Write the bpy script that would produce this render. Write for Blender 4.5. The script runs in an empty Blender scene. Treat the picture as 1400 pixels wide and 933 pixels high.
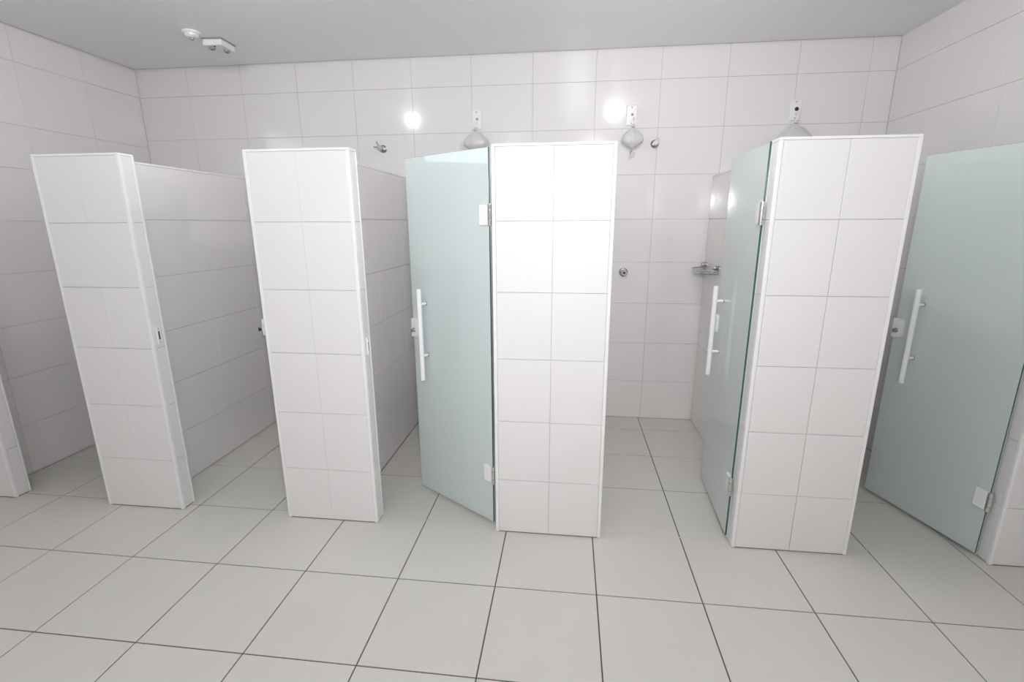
import bpy, bmesh, math, random
from mathutils import Vector, Matrix, Euler
random.seed(4)
SC = bpy.context.scene
COL = SC.collection
PI = math.pi

# ------------------------------------------------------------------ camera
cam_data = bpy.data.cameras.new('camera')
cam_data.sensor_fit = 'HORIZONTAL'
cam_data.sensor_width = 36.0
cam_data.lens = 16.8685
cam_data.clip_start = 0.02
cam_data.clip_end = 100
cam = bpy.data.objects.new('camera', cam_data)
COL.objects.link(cam)
yaw, pitch, roll = 0.1166, -0.23926, -0.00401
fw = Vector((-math.sin(yaw) * math.cos(pitch), math.cos(yaw) * math.cos(pitch), math.sin(pitch)))
rt = Vector((math.cos(yaw), math.sin(yaw), 0))
up = rt.cross(fw)
r2 = rt * math.cos(roll) + up * math.sin(roll)
u2 = -rt * math.sin(roll) + up * math.cos(roll)
m = Matrix((r2, u2, -fw)).transposed().to_4x4()
m.translation = Vector((2.5435, -1.8101, 1.5814))
cam.matrix_world = m
SC.camera = cam

# ------------------------------------------------------------------ world, lights, exposure
w = bpy.data.worlds.new('world')
SC.world = w
w.use_nodes = True
w.node_tree.nodes['Background'].inputs[0].default_value = (0.75, 0.85, 1.0, 1)
w.node_tree.nodes['Background'].inputs[1].default_value = 0.3

def light(name, kind, loc, power, col=(1, 1, 1), size=0.2, rot=(0, 0, 0), shape='DISK', size_y=None, spread=None):
    d = bpy.data.lights.new(name, kind)
    d.energy = power
    d.color = col
    if kind == 'AREA':
        d.shape = shape
        d.size = size
        if size_y: d.size_y = size_y
        if spread: d.spread = spread
    else:
        d.shadow_soft_size = size
    o = bpy.data.objects.new(name, d)
    o.location = loc
    o.rotation_euler = rot
    COL.objects.link(o)
    return o

# small ceiling globes over the aisle (their reflections show on the back wall)
light('ceiling_lamp_or_fill', 'POINT', (0.79, 0.315, 2.70), 9.5, (1.0, 0.99, 0.98), 0.045)
light('ceiling_lamp_or_fill', 'POINT', (2.98, 0.46, 2.70), 14.5, (1.0, 0.99, 0.98), 0.045)
# two unseen fill lights added behind the camera to even out the lighting
light('ceiling_lamp_or_fill', 'POINT', (1.60, -2.60, 2.70), 20, (1.0, 0.99, 0.985), 0.07)
light('ceiling_lamp_or_fill', 'POINT', (2.90, -2.60, 2.70), 30, (1.0, 0.99, 0.985), 0.07)
# daylight in the high window of the left wall, mirrored in the top of the half-open door
light('window_daylight', 'AREA', (-1.10, -0.56, 2.44), 11, (0.86, 0.93, 1.0), 0.5, (0, -PI / 2, 0), 'RECTANGLE', 1.85)
# the photographer's flash, just above the lens, its head tilted up
fl_ = light('camera_flash', 'SPOT', (2.60, -1.86, 1.90), 102, (0.99, 0.99, 1.02), 0.03, (math.radians(90 + 10), 0, math.radians(10)))
fl_.data.spot_size = math.radians(130)
fl_.data.spot_blend = 1.0

vs = SC.view_settings
vs.view_transform = 'Standard'
vs.look = 'None'
vs.gamma = 1
vs.use_curve_mapping = False
vs.exposure = 0.27
SC.cycles.max_bounces = 10
SC.cycles.diffuse_bounces = 6
SC.cycles.glossy_bounces = 5
SC.cycles.transmission_bounces = 8
SC.cycles.use_denoising = True
SC.cycles.sample_clamp_indirect = 6

# ------------------------------------------------------------------ materials
def mat(name, col, rough=0.5, metal=0.0, bump=0.0, bscale=40, var=0.0, vscale=2.0, spec=0.5, **kw):
    ma = bpy.data.materials.new(name)
    ma.use_nodes = True
    nt = ma.node_tree
    b = nt.nodes['Principled BSDF']
    b.inputs['Base Color'].default_value = (*col, 1)
    b.inputs['Roughness'].default_value = rough
    b.inputs['Metallic'].default_value = metal
    b.inputs['Specular IOR Level'].default_value = spec
    for k, v in kw.items():
        b.inputs[k.replace('_', ' ')].default_value = v
    tc = nt.nodes.new('ShaderNodeTexCoord')
    geo = nt.nodes.new('ShaderNodeNewGeometry')
    if var:
        n = nt.nodes.new('ShaderNodeTexNoise')
        n.inputs['Scale'].default_value = vscale
        n.inputs['Detail'].default_value = 4
        nt.links.new(geo.outputs['Position'], n.inputs['Vector'])
        mx = nt.nodes.new('ShaderNodeMix')
        mx.data_type = 'RGBA'
        mx.inputs[6].default_value = (*[c * (1 - var) for c in col], 1)
        mx.inputs[7].default_value = (*[min(1, c * (1 + var)) for c in col], 1)
        nt.links.new(n.outputs['Fac'], mx.inputs[0])
        nt.links.new(mx.outputs[2], b.inputs['Base Color'])
    if bump:
        n = nt.nodes.new('ShaderNodeTexNoise')
        n.inputs['Scale'].default_value = bscale
        n.inputs['Detail'].default_value = 2
        nt.links.new(geo.outputs['Position'], n.inputs['Vector'])
        bp = nt.nodes.new('ShaderNodeBump')
        bp.inputs['Strength'].default_value = bump
        bp.inputs['Distance'].default_value = 0.002
        nt.links.new(n.outputs['Fac'], bp.inputs['Height'])
        nt.links.new(bp.outputs['Normal'], b.inputs['Normal'])
    return ma

M = dict(
    wall_tile=mat('glazed_wall_tile', (0.80, 0.785, 0.78), 0.11, bump=0.10, bscale=9, var=0.012),
    front_tile=mat('satin_wall_tile', (0.80, 0.79, 0.79), 0.31, bump=0.08, bscale=14, var=0.012, spec=0.4),
    floor_tile=mat('matt_floor_tile', (0.635, 0.62, 0.59), 0.42, bump=0.12, bscale=120, var=0.03, vscale=5),
    wall_grout=mat('wall_grout', (0.765, 0.75, 0.74), 0.8, bump=0.3, bscale=300),
    floor_grout=mat('floor_grout', (0.10, 0.095, 0.085), 0.85, bump=0.4, bscale=300),
    pale_grout=mat('pale_grout', (0.60, 0.585, 0.55), 0.7, bump=0.3, bscale=200),
    faded_grout=mat('faded_grout', (0.28, 0.26, 0.23), 0.7, bump=0.3, bscale=200),
    ceiling=mat('ceiling_paint', (0.89, 0.89, 0.89), 0.32, bump=0.1, bscale=60, var=0.01),
    gap=mat('shadow_gap', (0.30, 0.29, 0.28), 0.8, bump=0.1),
    trim=mat('white_edge_trim', (0.86, 0.86, 0.86), 0.3, var=0.01),
    wplastic=mat('white_plastic', (0.85, 0.85, 0.85), 0.3, var=0.01),
    wmetal=mat('white_lacquered_metal', (0.88, 0.89, 0.90), 0.25, var=0.01),
    chrome=mat('chrome', (0.66, 0.65, 0.64), 0.16, metal=1.0, var=0.02),
    steel=mat('brushed_steel', (0.45, 0.44, 0.43), 0.3, metal=1.0, var=0.05),
    dark=mat('dark_plastic', (0.03, 0.03, 0.03), 0.4, var=0.1),
    greyp=mat('grey_plastic', (0.35, 0.33, 0.32), 0.4, var=0.05),
    pink=mat('pinkish_tag', (0.75, 0.55, 0.55), 0.6, var=0.05),
    sealant=mat('dirty_sealant', (0.22, 0.20, 0.18), 0.8, bump=0.3, var=0.3, vscale=30),
)
def glassmat(name, col, rough, tr, **kw):
    ma = mat(name, col, rough, **kw)
    b = ma.node_tree.nodes['Principled BSDF']
    b.inputs['Transmission Weight'].default_value = tr
    b.inputs['IOR'].default_value = 1.45
    return ma
M['frosted'] = glassmat('frosted_green_glass', (0.81, 0.905, 0.905), 0.45, 0.28, var=0.01)
fb = M['frosted'].node_tree.nodes['Principled BSDF']
fb.inputs['Coat Weight'].default_value = 1.0
fb.inputs['Coat Roughness'].default_value = 0.02
M['edge'] = mat('green_glass_edge', (0.035, 0.12, 0.11), 0.15, var=0.1)
M['clear'] = glassmat('clear_glass', (0.93, 0.98, 0.97), 0.02, 0.95, var=0.005)
M['bag'] = glassmat('translucent_plastic_film', (0.90, 0.89, 0.91), 0.25, 0.35, bump=0.6, bscale=90, var=0.04, vscale=30)

# ------------------------------------------------------------------ helpers
def obj(name, bm_or_me, material, parent=None, loc=(0, 0, 0), rot=(0, 0, 0), smooth=False):
    if isinstance(bm_or_me, bmesh.types.BMesh):
        me = bpy.data.meshes.new(name)
        bm_or_me.to_mesh(me)
        bm_or_me.free()
        if isinstance(material, (list, tuple)):
            for x in material: me.materials.append(x)
        else:
            me.materials.append(material)
        if smooth:
            for p in me.polygons: p.use_smooth = True
    else:
        me = bm_or_me
    o = bpy.data.objects.new(name, me)
    COL.objects.link(o)
    o.location = loc
    o.rotation_euler = rot
    if parent: o.parent = parent
    return o

def struct(name, bm, material, **k):
    o = obj(name, bm, material, **k)
    o['kind'] = 'structure'
    return o

def thing(name, label, cat, loc=(0, 0, 0), rotz=0, group=None):
    o = bpy.data.objects.new(name, None)
    o.empty_display_size = 0.05
    COL.objects.link(o)
    o.location = loc
    o.rotation_euler = (0, 0, rotz)
    o['label'] = label
    o['category'] = cat
    if group: o['group'] = group
    return o

def box(bm, x0, x1, y0, y1, z0, z1, bev=0.0, seg=2):
    ret = bmesh.ops.create_cube(bm, size=1)
    vs_ = ret['verts']
    for v in vs_:
        v.co = Vector(((x0 + x1) / 2 + v.co.x * (x1 - x0), (y0 + y1) / 2 + v.co.y * (y1 - y0), (z0 + z1) / 2 + v.co.z * (z1 - z0)))
    if bev:
        es = list({e for v in vs_ for e in v.link_edges})
        bmesh.ops.bevel(bm, geom=es, offset=bev, segments=seg, profile=0.5, affect='EDGES')
    return bm

def B(*a, **k):
    return box(bmesh.new(), *a, **k)

def cyl(bm, p0, p1, ra, rb=None, n=20, cap=True):
    p0, p1 = Vector(p0), Vector(p1)
    rb = ra if rb is None else rb
    d = p1 - p0
    q = d.to_track_quat('Z', 'Y').to_matrix().to_4x4()
    q.translation = (p0 + p1) / 2
    bmesh.ops.create_cone(bm, cap_ends=cap, cap_tris=False, segments=n, radius1=ra, radius2=rb, depth=d.length, matrix=q)
    return bm

def lathe(bm, prof, p0, axis, n=24, wob=None):
    """prof: list of (distance along axis, radius)"""
    p0 = Vector(p0)
    q = Vector(axis).normalized().to_track_quat('Z', 'Y').to_matrix()
    rings = []
    for k, (h, r) in enumerate(prof):
        ring = []
        for i in range(n):
            a = 2 * PI * i / n
            rr = r * (wob(a, k) if wob else 1)
            ring.append(bm.verts.new(p0 + q @ Vector((rr * math.cos(a), rr * math.sin(a), h))))
        rings.append(ring)
    for a, b in zip(rings, rings[1:]):
        for i in range(n):
            bm.faces.new((a[i], a[(i + 1) % n], b[(i + 1) % n], b[i]))
    bm.faces.new(list(reversed(rings[0])))
    bm.faces.new(rings[-1])
    bmesh.ops.recalc_face_normals(bm, faces=bm.faces)
    return bm

def tube(bm, pts, r, n=10):
    for a, b in zip(pts, pts[1:]):
        cyl(bm, a, b, r, n=n)
    for p in pts[1:-1]:
        bmesh.ops.create_uvsphere(bm, u_segments=n, v_segments=6, radius=r, matrix=Matrix.Translation(Vector(p)))
    return bm

_tiles = {}
def tile_mesh(wd, ht, th, bev, material):
    """slab lying in x-z, its face towards -y at y=0, back at y=th; soft raised edge"""
    key = (round(wd, 4), round(ht, 4), round(th, 4), material.name)
    if key in _tiles: return _tiles[key]
    a, b = wd / 2, ht / 2
    vv = []
    for (y, k) in ((th, 0), (bev, 0), (bev * 0.3, bev * 0.35), (0, bev)):
        for sx, sz in ((-1, -1), (1, -1), (1, 1), (-1, 1)):
            vv.append((sx * (a - k), y, sz * (b - k)))
    fs = [(3, 2, 1, 0), (12, 13, 14, 15)]
    for L in range(3):
        for i in range(4):
            j = (i + 1) % 4
            fs.append((L * 4 + i, L * 4 + j, L * 4 + 4 + j, L * 4 + 4 + i))
    me = bpy.data.meshes.new('tile')
    me.from_pydata(vv, [], fs)
    me.materials.append(material)
    bm = bmesh.new(); bm.from_mesh(me)
    bmesh.ops.recalc_face_normals(bm, faces=bm.faces)
    bm.to_mesh(me); bm.free()
    _tiles[key] = me
    return me

def cuts(lo, hi, step, origin, minw=0.012):
    """cell boundaries between lo and hi with joints at origin + k*step"""
    k = math.ceil((lo - origin) / step - 1e-6)
    c = [lo]
    while origin + k * step < hi - 1e-6:
        v = origin + k * step
        if v > lo + minw and v < hi - minw: c.append(v)
        k += 1
    c.append(hi)
    return c

def tile_face(parent, org, ux, nrm, us, zs, joint, material, th=0.007, bev=0.0012, tilt=0.0009, skip=None, jv=None):
    """tiles on a vertical face: org = point with u=0,z=0 on the finished surface, ux = unit direction of u, nrm = outward normal"""
    ux = Vector(ux); nrm = Vector(nrm); org = Vector(org)
    uz = Vector((0, 0, 1))
    # local x -> such that local -y = nrm, z = up : x = y cross z ; y=-nrm
    y = -nrm
    xl = y.cross(uz)
    R = Matrix((xl, y, uz)).transposed()
    for i in range(len(us) - 1):
        for j in range(len(zs) - 1):
            if skip and skip(i, j): continue
            a, b, c, d = us[i], us[i + 1], zs[j], zs[j + 1]
            me = tile_mesh(abs(b - a) - (joint if jv is None else jv), d - c - joint, th, bev, material)
            rj = Euler((random.uniform(-tilt, tilt), 0, random.uniform(-tilt, tilt))).to_matrix()
            o = obj('tile', me, None, parent)
            mw = (R @ rj).to_4x4()
            mw.translation = org + ux * ((a + b) / 2) + uz * ((c + d) / 2) + nrm * random.uniform(-0.0002, 0.0002)
            o.matrix_local = mw

# ------------------------------------------------------------------ dimensions (metres)
S = 0.45                      # floor tile
YP, T, H = 0.395, 0.085, 1.921     # pillar front plane, pillar thickness, pillar height
YB, ZC = 2.0454, 2.7865
XL, XR = -0.926, 4.713
YF = -4.2
TW, TH = 0.4575, 0.3225
PX = [(-0.926, -0.703), (-0.083, 0.392), (1.031, 1.545), (2.197, 2.738), (3.388, 3.924), (4.556, 4.713)]
WX = [None, (0.054, 0.174), (1.227, 1.347), (2.404, 2.524), (3.579, 3.709), None]   # stall walls behind the pillars

# ------------------------------------------------------------------ setting
TK = 0.007
fl = struct('floor', B(XL - 0.15, XR + 0.15, YF - 0.15, YB + 0.15, -0.12, -0.0035), M['floor_grout'])
xs = cuts(XL, XR, S, 0.0)
ys = cuts(YF, YB, S, 0.0)
for i in range(len(xs) - 1):
    for j in range(len(ys) - 1):
        g = 0.0055
        me = tile_mesh(xs[i + 1] - xs[i] - g, ys[j + 1] - ys[j] - g, 0.008, 0.001, M['floor_tile'])
        o = obj('tile', me, None, fl, ((xs[i] + xs[i + 1]) / 2, (ys[j] + ys[j + 1]) / 2, random.uniform(-0.0002, 0.0002)), (-PI / 2, 0, 0))
# joints under the doors were filled with pale grout, the row behind with a faded one
obj('joint_filler', B(1.50, XR - 0.003, S - 0.0028, S + 0.0028, -0.004, -0.0004), M['pale_grout'], fl)
obj('joint_filler', B(1.36, 3.57, 2 * S - 0.0028, 2 * S + 0.0028, -0.004, -0.0008), M['faded_grout'], fl)

ce = struct('ceiling', B(XL + 0.016, XR + 0.1, YF - 0.1, YB - 0.016, ZC, ZC + 0.03), M['ceiling'])
struct('trim_1', B(XL - 0.1, XR + 0.1, YF - 0.1, YB + 0.1, ZC + 0.032, ZC + 0.06), M['gap'])

zs_wall = cuts(0.0, ZC + 0.03, TH, 0.0)
joint = 0.0015
wb = struct('wall_back', B(XL - 0.12, XR + 0.12, YB + 0.0065, YB + 0.13, -0.1, ZC + 0.06), M['wall_grout'])
tile_face(wb, (0, YB, 0), (1, 0, 0), (0, -1, 0), cuts(XL, XR, TW, 3.168), zs_wall, joint, M['wall_tile'])
WY0, WY1, WZ0, WZ1 = -1.5, 0.38, 2.20, 2.68     # high window opening in the left wall
bm = B(XL - 0.13, XL - 0.0065, YF, YB + 0.006, -0.1, WZ0)
box(bm, XL - 0.13, XL - 0.0065, YF, YB + 0.006, WZ1, ZC + 0.06)
box(bm, XL - 0.13, XL - 0.0065, YF, WY0, WZ0, WZ1)
box(bm, XL - 0.13, XL - 0.0065, WY1, YB + 0.006, WZ0, WZ1)
wl = struct('wall_left', bm, M['wall_grout'])
zl = [z for z in zs_wall if z < WZ0 - 0.02] + [WZ0]
tile_face(wl, (XL, 0, 0), (0, 1, 0), (1, 0, 0), cuts(-1.5, YB, TW, YB), zl, joint, M['wall_tile'])
tile_face(wl, (XL, 0, 0), (0, 1, 0), (1, 0, 0), cuts(WY1, YB, TW, YB), [WZ0, 2.58, ZC + 0.03], joint, M['wall_tile'])
tile_face(wl, (XL, 0, 0), (0, 1, 0), (1, 0, 0), cuts(-1.5, WY1, TW, YB), [WZ1, ZC + 0.03], joint, M['wall_tile'])
wn = struct('window_1', B(XL - 0.075, XL - 0.069, WY0 + 0.02, WY1 - 0.02, WZ0 + 0.02, WZ1 - 0.02), M['clear'])
bm = bmesh.new()
for (a, b, c, d) in ((WY0, WY1, WZ0, WZ0 + 0.025), (WY0, WY1, WZ1 - 0.025, WZ1), (WY0, WY0 + 0.025, WZ0 + 0.025, WZ1 - 0.025),
                     (WY1 - 0.025, WY1, WZ0 + 0.025, WZ1 - 0.025), (-0.572, -0.548, WZ0 + 0.025, WZ1 - 0.025)):
    box(bm, XL - 0.09, XL - 0.05, a, b, c, d)
obj('window_frame', bm, M['wmetal'], wn)
wr = struct('wall_right', B(XR + 0.0065, XR + 0.13, YF, YB + 0.006, -0.1, ZC + 0.06), M['wall_grout'])
tile_face(wr, (XR, 0, 0), (0, 1, 0), (-1, 0, 0), cuts(-1.5, YB, TW, YB), zs_wall, joint, M['wall_tile'])
for nm, x0, x1 in (('trim_2', XL - 0.006, XL), ('trim_3', XR, XR + 0.006)):
    struct(nm, B(x0, x1, YF, -1.502, 0, ZC), M['front_tile'])
struct('wall_front', B(XL - 0.12, XR + 0.12, YF - 0.12, YF, -0.1, ZC + 0.06), M['front_tile'])

# ------------------------------------------------------------------ partitions
ROWS = [0.005, 0.3045, 0.627, 0.9495, 1.272, 1.5945, H - 0.011]
P_LABEL = [
    'short tiled wall stub against the left room wall',
    'leftmost whole tiled T-shaped partition, grey, with a slotted white lock strike on its side',
    'tiled T-shaped shower partition standing just left of the half-open door',
    'brightest tiled T-shaped partition, in the middle, carrying the half-open frosted door on its left',
    'tiled T-shaped partition right of the open stall with the glass soap tray',
    'tiled wall stub at the right edge carrying the greenish door in shade',
]
for k, (x0, x1) in enumerate(PX):
    cx = (x0 + x1) / 2
    t = thing('shower_partition', P_LABEL[k], 'partition', (cx, YP, 0), 0, 'tiled shower partitions')
    a, b = x0 - cx, x1 - cx
    free_l, free_r = k != 0, k != 5
    ins = 0.007
    bm = B(a + (ins if free_l else 0.001), b - (ins if free_r else 0.001), ins, T - 0.001, 0.001, H - 0.012)
    if WX[k]:
        box(bm, WX[k][0] - cx + ins, WX[k][1] - cx - ins, T - 0.001, YB - YP - 0.001, 0.001, H - 0.012)
    obj('core', bm, M['wall_grout'], t)
    TRW = 0.016
    lo = a + (TRW if free_l else 0); hi = b - (TRW if free_r else 0)
    us = [lo, (a + b) / 2 + (0.004 if k in (3, 4) else 0), hi] if WX[k] else [lo, hi]
    jn = 0.0018
    jv = 0.0016 if k in (3, 4) else 0.0005
    tile_face(t, (0, 0, 0), (1, 0, 0), (0, -1, 0), us, ROWS, jn, M['front_tile'], jv=jv)
    if free_r:
        tile_face(t, (b, 0, 0), (0, 1, 0), (1, 0, 0), [TRW, T - 0.012], ROWS, jn, M['front_tile'])
        obj('edge_trim', B(b - TRW, b + 0.0012, -0.0012, TRW, 0.002, H - 0.011, bev=0.003), M['trim'], t)
        obj('edge_trim', B(b - 0.014, b + 0.0012, T - 0.012, T, 0.002, H - 0.011, bev=0.002), M['trim'], t)
    if free_l:
        tile_face(t, (a, 0, 0), (0, 1, 0), (-1, 0, 0), [TRW, T - 0.012], ROWS, jn, M['front_tile'])
        obj('edge_trim', B(a - 0.0012, a + TRW, -0.0012, TRW, 0.002, H - 0.011, bev=0.003), M['trim'], t)
        obj('edge_trim', B(a - 0.0012, a + 0.014, T - 0.012, T, 0.002, H - 0.011, bev=0.002), M['trim'], t)
    bm = B(a, b, 0, T, H - 0.011, H, bev=0.0015)
    if WX[k]:
        wa, wb_ = WX[k][0] - cx, WX[k][1] - cx
        box(bm, wa, wb_, T, YB - YP - 0.001, H - 0.011, H, bev=0.0015)
        zz = [0.004] + [TH * q for q in range(1, 6)] + [H - 0.011]
        uu = [T + 0.001] + cuts(T + 0.02, YB - YP, TW, YB - YP)[1:-1] + [YB - YP - 0.003]
        tile_face(t, (wb_, 0, 0), (0, 1, 0), (1, 0, 0), uu, zz, 0.0019, M['wall_tile'])
        tile_face(t, (wa, 0, 0), (0, 1, 0), (-1, 0, 0), uu, zz, 0.0019, M['wall_tile'])
    obj('cap', bm, M['trim'], t)
    obj('base_joint', B(a + 0.004, b - 0.004, 0.002, T - 0.004, 0.0002, 0.0035), M['sealant'], t)

# ------------------------------------------------------------------ lock strikes on the right sides of partitions
def strike(x, y, z, label):
    t = thing('lock_strike', label, 'strike plate', (x, y, z), 0, 'white lock strikes')
    obj('plate', B(0.0012, 0.006, -0.014, 0.014, -0.048, 0.048, bev=0.002), M['wplastic'], t)
    obj('lip', B(0.005, 0.011, -0.014, -0.009, -0.04, 0.04, bev=0.002), M['wmetal'], t)
    obj('slot', B(0.0055, 0.0066, -0.003, 0.005, -0.022, 0.022), M['dark'], t)
    for s in (-1, 1):
        obj('screw', cyl(bmesh.new(), (0.0055, 0.001, s * 0.036), (0.0072, 0.001, s * 0.036), 0.0035, n=12), M['steel'], t)
strike(PX[1][1], YP + 0.040, 1.015, 'small white lock strike with dark slot on the right side of the grey-lit partition')
strike(PX[2][1], YP + 0.040, 0.985, 'slim white lock strike on the right side of the partition left of the half-open door')

# ------------------------------------------------------------------ glass doors
GW, GZ0, GZ1, GT = 0.607, 0.018, 1.917, 0.008
def make_door(hx, hy, deg, label, width=GW, handles=True, knob='steel', lz=0.0):
    th = math.radians(deg)
    t = thing('shower_door', label, 'glass door', (hx, hy, 0), PI - th, 'frosted glass shower doors')
    # local x from hinge to free edge, +y faces the aisle when closed
    bm = B(0.010, width, -GT / 2, GT / 2, GZ0, GZ1, bev=0.0008, seg=1)
    bm.normal_update()
    for f in bm.faces:
        f.material_index = 0 if abs(f.normal.y) > 0.9 else 1
    obj('glass_panel', bm, [M['frosted'], M['edge']], t)
    for z in (0.300, 1.622):
        h = obj('hinge', B(0.014, 0.066, GT / 2, GT / 2 + 0.009, z - 0.046, z + 0.046, bev=0.002), M['wmetal'], t)
        obj('clamp_plate', B(0.014, 0.066, -GT / 2 - 0.009, -GT / 2, z - 0.046, z + 0.046, bev=0.002), M['wmetal'], h)
        bm = bmesh.new()
        for za, zb in ((-0.048, -0.024), (-0.022, 0.022), (0.024, 0.048)):
            cyl(bm, (0.001, 0.008, z + za), (0.001, 0.008, z + zb), 0.0100, n=18)
        cyl(bm, (0.001, 0.008, z - 0.050), (0.001, 0.008, z + 0.050), 0.006, n=12)
        obj('barrel', bm, M['chrome'], h, smooth=False)
        bm = B(0.006, 0.017, GT / 2 + 0.001, GT / 2 + 0.006, z - 0.022, z + 0.022)
        obj('hinge_leaf', bm, M['steel'], h)
    HX = 0.487
    for s in ((1,) if handles else ()):
        off = s * (GT / 2 + 0.048)
        bm = cyl(bmesh.new(), (HX, off, 0.735), (HX, off, 1.245), 0.0135, n=24)
        hnd = obj('pull_handle', bm, M['wmetal'], t)
        for z in (0.872, 1.162):
            bm = cyl(bmesh.new(), (HX, s * GT / 2, z), (HX, off, z), 0.0075, n=16)
            obj('post', bm, M['wmetal'], hnd)
            bm = cyl(bmesh.new(), (HX, s * GT / 2, z), (HX, s * (GT / 2 + 0.004), z), 0.0105, n=18)
            obj('washer', bm, M['steel'], hnd)
    for s in (1, -1):
        y0, y1 = sorted((s * GT / 2, s * (GT / 2 + 0.013)))
        bm = bmesh.new()
        box(bm, width - 0.052, width + 0.004, y0, y1, 0.963 + lz, 1.066 + lz)
        es = [e for e in bm.edges if abs(e.verts[0].co.y - e.verts[1].co.y) > 0.005 and e.verts[0].co.x < width - 0.04]
        bmesh.ops.bevel(bm, geom=es, offset=0.018, segments=5, profile=0.5, affect='EDGES')
        bmesh.ops.bevel(bm, geom=[e for e in bm.edges if (e.verts[0].co.y - s * GT / 2) * s > 0.01 and (e.verts[1].co.y - s * GT / 2) * s > 0.01],
                        offset=0.002, segments=2, affect='EDGES')
        lk = obj('lock_case', bm, M['wmetal'], t)
        bm = cyl(bmesh.new(), (width - 0.022, s * (GT / 2 + 0.0125), 1.003 + lz), (width - 0.022, s * (GT / 2 + 0.017), 1.003 + lz), 0.013, n=20)
        obj('rose', bm, M['chrome'], lk)
        bm = cyl(bmesh.new(), (width - 0.022, s * (GT / 2 + 0.017), 1.003 + lz), (width - 0.022, s * (GT / 2 + 0.030), 1.003 + lz), 0.008, 0.009, n=18)
        if s > 0: box(bm, width - 0.0245, width - 0.0195, GT / 2 + 0.026, GT / 2 + 0.036, 0.992 + lz, 1.014 + lz, bev=0.001)
        obj('knob', bm, M[knob], lk)
    return t

HY = YP + 0.052
make_door(PX[2][0] - 0.012, HY, 54, 'frosted glass door almost hidden behind the partition left of the half-open one', width=0.60, handles=False, knob='dark', lz=-0.05)
make_door(PX[3][0] - 0.012, HY, 33.5, 'pale half-open frosted glass door hinged on the middle partition, white pull handle')
make_door(PX[4][0] - 0.007, HY + 0.012, 93.3, 'wide-open frosted glass door seen nearly edge-on, beside the soap tray')
make_door(PX[5][0] - 0.012, HY, 73.3, 'dark greenish frosted glass door at the far right, in shade', width=0.62)

# ------------------------------------------------------------------ fittings on the back wall
def outlet(x, z, label, dark):
    t = thing('wall_outlet', label, 'outlet', (x, YB, z), 0, 'white outlet plates above the showers')
    obj('plate', B(-0.037, 0.037, -0.010, 0.0, -0.068, 0.068, bev=0.004), M['wplastic'], t)
    obj('inset', B(-0.017, 0.017, -0.013, -0.009, -0.035, 0.035, bev=0.002), M['trim'], t)
    for dz in (0.052, -0.054):
        obj('screw', cyl(bmesh.new(), (0, -0.0095, dz), (0, -0.0115, dz), 0.005, n=12), M['greyp'], t)
    r = 0.013 if dark else 0.009
    obj('cable_entry', lathe(bmesh.new(), [(0, r), (0.004, r), (0.004, r * 0.6), (0.001, r * 0.5)], (0.004, -0.013, 0.004), (0, -1, 0)),
        M['dark'] if dark else M['greyp'], t)
    return t

def bag(x, ztop, rmax, hgt, label, tag_):
    """a cord with a clear film bag tied around its end"""
    t = thing('hanging_plastic_bag', label, 'plastic bag', (x, YB - 0.05, ztop), 0, 'plastic bags hanging under the outlets')
    y = 0.0
    pts = [(0.004, 0.036, 0.068), (0.006, 0.012, 0.066), (0.010, 0.0, 0.045), (0.0, 0.0, 0.0)]
    obj('cord', tube(bmesh.new(), pts, 0.0045), M['wplastic'], t)
    prof = [(-0.020, 0.010), (-0.008, 0.012), (0.0, 0.008), (0.012, 0.018), (0.2 * hgt, rmax * 0.55), (0.38 * hgt, rmax * 0.86),
            (0.55 * hgt, rmax), (0.68 * hgt, rmax * 0.97), (0.80 * hgt, rmax * 0.66), (0.90 * hgt, rmax * 0.34), (1.0 * hgt, rmax * 0.06)]
    ph = random.uniform(0, 6)
    wob = lambda a, k: 1 + 0.045 * math.sin(7 * a + ph + k * 0.5) + 0.03 * math.sin(13 * a + ph * 2 - k * 0.7)
    b = obj('film', lathe(bmesh.new(), prof, (0, 0, 0), (0, 0, -1), n=48, wob=wob), M['bag'], t, smooth=True)
    b.scale = (1, 0.55, 1)
    obj('tie', lathe(bmesh.new(), [(-0.003, 0.010), (0, 0.0125), (0.003, 0.010)], (0, 0, 0), (0, 0, -1), n=16), M['greyp'], t)
    if tag_:
        obj('bag_tip', tube(bmesh.new(), [(0, 0, -hgt), (-0.006, -0.004, -hgt - 0.02), (-0.014, -0.002, -hgt - 0.032)], 0.005), M['greyp'], t)
        obj('tag', B(-0.008, 0.026, -0.006, -0.003, -hgt - 0.045, -hgt - 0.026, bev=0.001), M['pink'], t)
    return t

OX = [1.832, 2.974, 4.096]
outlet(OX[0], 2.345, 'white outlet plate on the back wall above the half-open door', False)
outlet(OX[1], 2.345, 'white outlet plate on the back wall above the open middle stall', False)
outlet(OX[2], 2.350, 'white outlet plate with dark cable hole, above the partition right of the open stall', True)
bag(OX[0] - 0.002, 2.262, 0.092, 0.15, 'translucent plastic bag whose top shows above the half-open frosted door', False)
bag(OX[1] + 0.010, 2.258, 0.078, 0.145, 'whole pear-shaped translucent plastic bag hanging with a small pink tag', True)
bag(OX[2] - 0.004, 2.255, 0.120, 0.20, 'widest translucent plastic bag, its top showing above the right-hand partition', False)

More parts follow.
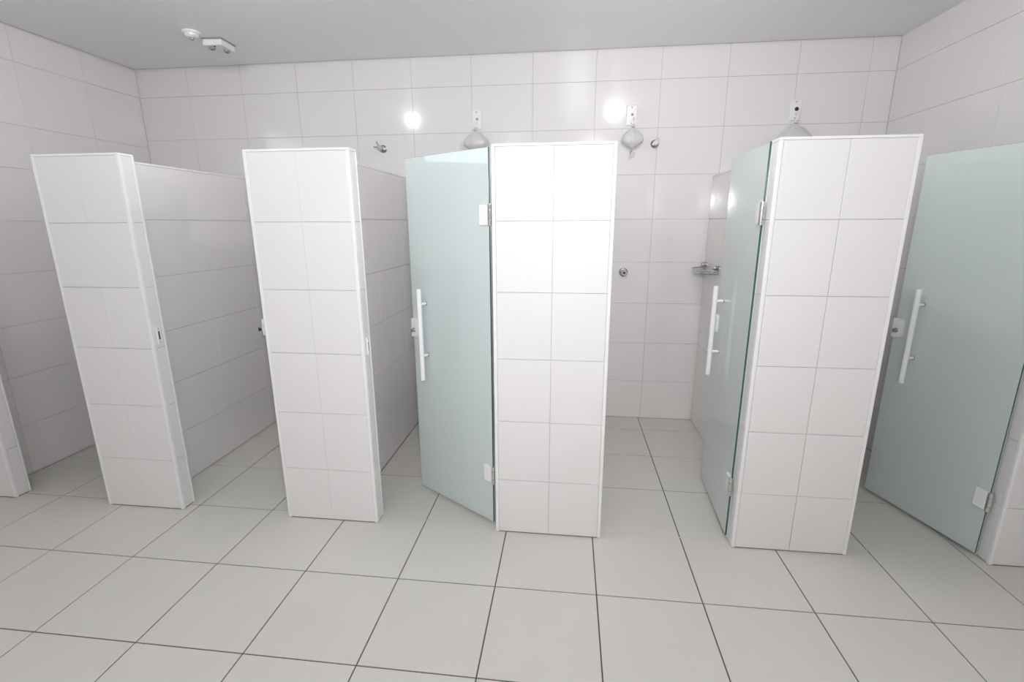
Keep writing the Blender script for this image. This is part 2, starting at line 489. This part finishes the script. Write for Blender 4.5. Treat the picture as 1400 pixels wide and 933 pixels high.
def pipe_stub(x, z, label, prongs):
    t = thing('shower_pipe_stub', label, 'shower fitting', (x, YB, z), 0, 'chrome pipe stubs for the showers')
    obj('flange', lathe(bmesh.new(), [(0, 0.029), (0.003, 0.029), (0.008, 0.022), (0.012, 0.017)], (0, 0, 0), (0, -1, 0)), M['steel'], t, smooth=False)
    obj('stub', cyl(bmesh.new(), (0, -0.01, 0), (0, -0.050, 0), 0.0135, n=20), M['chrome'], t)
    obj('end_nut', cyl(bmesh.new(), (0, -0.050, 0), (0, -0.066, 0), 0.019, n=6), M['steel'], t)
    if prongs:
        obj('wire_end', tube(bmesh.new(), [(0, -0.055, 0.004), (-0.03, -0.06, 0.006), (-0.052, -0.058, 0.008)], 0.0055), M['greyp'], t)
        obj('wire_end', tube(bmesh.new(), [(-0.004, -0.055, 0.012), (-0.020, -0.06, 0.026), (-0.028, -0.06, 0.045)], 0.005), M['greyp'], t)
    else:
        obj('elbow_lug', B(0.004, 0.024, -0.062, -0.052, 0.004, 0.030, bev=0.002), M['steel'], t)
pipe_stub(1.085, 2.155, 'round chrome pipe stub with two prongs, above the stall left of the half-open door', True)
pipe_stub(3.150, 2.148, 'round chrome pipe stub right of the whole plastic bag', False)

t = thing('shower_valve', 'small round chrome valve knob on the back wall beside the middle partition', 'valve', (2.973, YB, 1.212))
obj('flange', lathe(bmesh.new(), [(0, 0.034), (0.004, 0.034), (0.010, 0.028), (0.013, 0.020)], (0, 0, 0), (0, -1, 0)), M['steel'], t)
obj('stem', cyl(bmesh.new(), (0, -0.012, 0), (0, -0.032, 0), 0.013, n=20), M['chrome'], t)
kb = obj('knob', lathe(bmesh.new(), [(0, 0.018), (0.004, 0.025), (0.020, 0.025), (0.025, 0.020)], (0, -0.030, 0), (0, -1, 0), n=30,
    wob=lambda a, k: 1 + 0.10 * math.cos(5 * a)), M['chrome'], t)
obj('knob_button', cyl(bmesh.new(), (0, -0.054, 0), (0, -0.058, 0), 0.010, n=18), M['dark'], kb)

# glass soap tray on two chrome pegs on the left face of the partition
SX = WX[4][0]
t = thing('soap_tray', 'curved clear glass soap tray on two chrome pegs inside the open stall', 'soap dish', (SX, 1.845, 1.232))
n = 28
bm = bmesh.new()
def dpt(f, k, z):   # half ellipse, k = inset
    a = PI * f
    return (-(0.128 - k) * math.sin(a) - 0.002, math.cos(a) * (0.172 - k), z)
prof = [(0.0, 0.024), (0.0, 0.004), (0.006, 0.0), (0.12, 0.0), (0.12, 0.005), (0.010, 0.006), (0.006, 0.010), (0.006, 0.024)]
rings = [[bm.verts.new(dpt(i / n, kk, z)) for (kk, z) in prof] for i in range(n + 1)]
for i in range(n):
    for q in range(len(prof)):
        r = (q + 1) % len(prof)
        bm.faces.new((rings[i][q], rings[i][r], rings[i + 1][r], rings[i + 1][q]))
bm.faces.new(rings[0]); bm.faces.new(list(reversed(rings[-1])))
bmesh.ops.recalc_face_normals(bm, faces=bm.faces)
obj('glass_dish', bm, M['clear'], t)
bm = bmesh.new()
obj('rim_rail', tube(bm, [(dpt(i / n, -0.003, 0.026)) for i in range(n + 1)], 0.0035, n=8), M['chrome'], t)
for dy in (0.150, -0.150):
    pg = obj('peg', lathe(bmesh.new(), [(0, 0.018), (0.012, 0.018), (0.022, 0.020), (0.034, 0.015), (0.038, 0.006)], (0, dy, 0.045), (-1, 0, 0)), M['steel'], t)
    obj('hanger', cyl(bmesh.new(), (-0.02, dy, 0.04), (-0.02, dy * 0.985, 0.006), 0.003, n=8), M['chrome'], pg)

# ------------------------------------------------------------------ ceiling fittings
t = thing('smoke_detector', 'small round white detector on the ceiling, upper left', 'detector', (0.108, 1.385, ZC))
obj('base', lathe(bmesh.new(), [(0, 0.052), (0.010, 0.052), (0.013, 0.048)], (0, 0, 0), (0, 0, -1)), M['wplastic'], t)
obj('head', lathe(bmesh.new(), [(0.012, 0.042), (0.026, 0.040), (0.034, 0.030), (0.037, 0.012)], (0, 0, 0), (0, 0, -1)), M['wplastic'], t)
obj('sensor', lathe(bmesh.new(), [(0.036, 0.012), (0.046, 0.010), (0.049, 0.005)], (0, 0, 0), (0, 0, -1)), M['greyp'], t)

t = thing('emergency_light', 'white rectangular emergency light unit with dark lamp heads, beside the round ceiling detector', 'emergency light',
          (0.165, 1.565, ZC), math.radians(4))
obj('mount_plate', B(-0.075, 0.065, -0.080, 0.080, -0.006, -0.0002), M['greyp'], t)
obj('housing', B(-0.070, 0.060, -0.075, 0.075, -0.045, -0.006, bev=0.006), M['wplastic'], t)
for dx, dy in ((-0.035, -0.03), (0.028, 0.03)):
    lh = obj('lamp_head', lathe(bmesh.new(), [(0, 0.020), (0.008, 0.020), (0.014, 0.014)], (dx, dy, -0.044), (0, 0, -1), n=20), M['greyp'], t)
    obj('lens', cyl(bmesh.new(), (dx, dy, -0.057), (dx, dy, -0.060), 0.010, n=16), M['dark'], lh)
obj('test_button', cyl(bmesh.new(), (0.0, -0.055, -0.044), (0.0, -0.055, -0.049), 0.006, n=12), M['dark'], t)
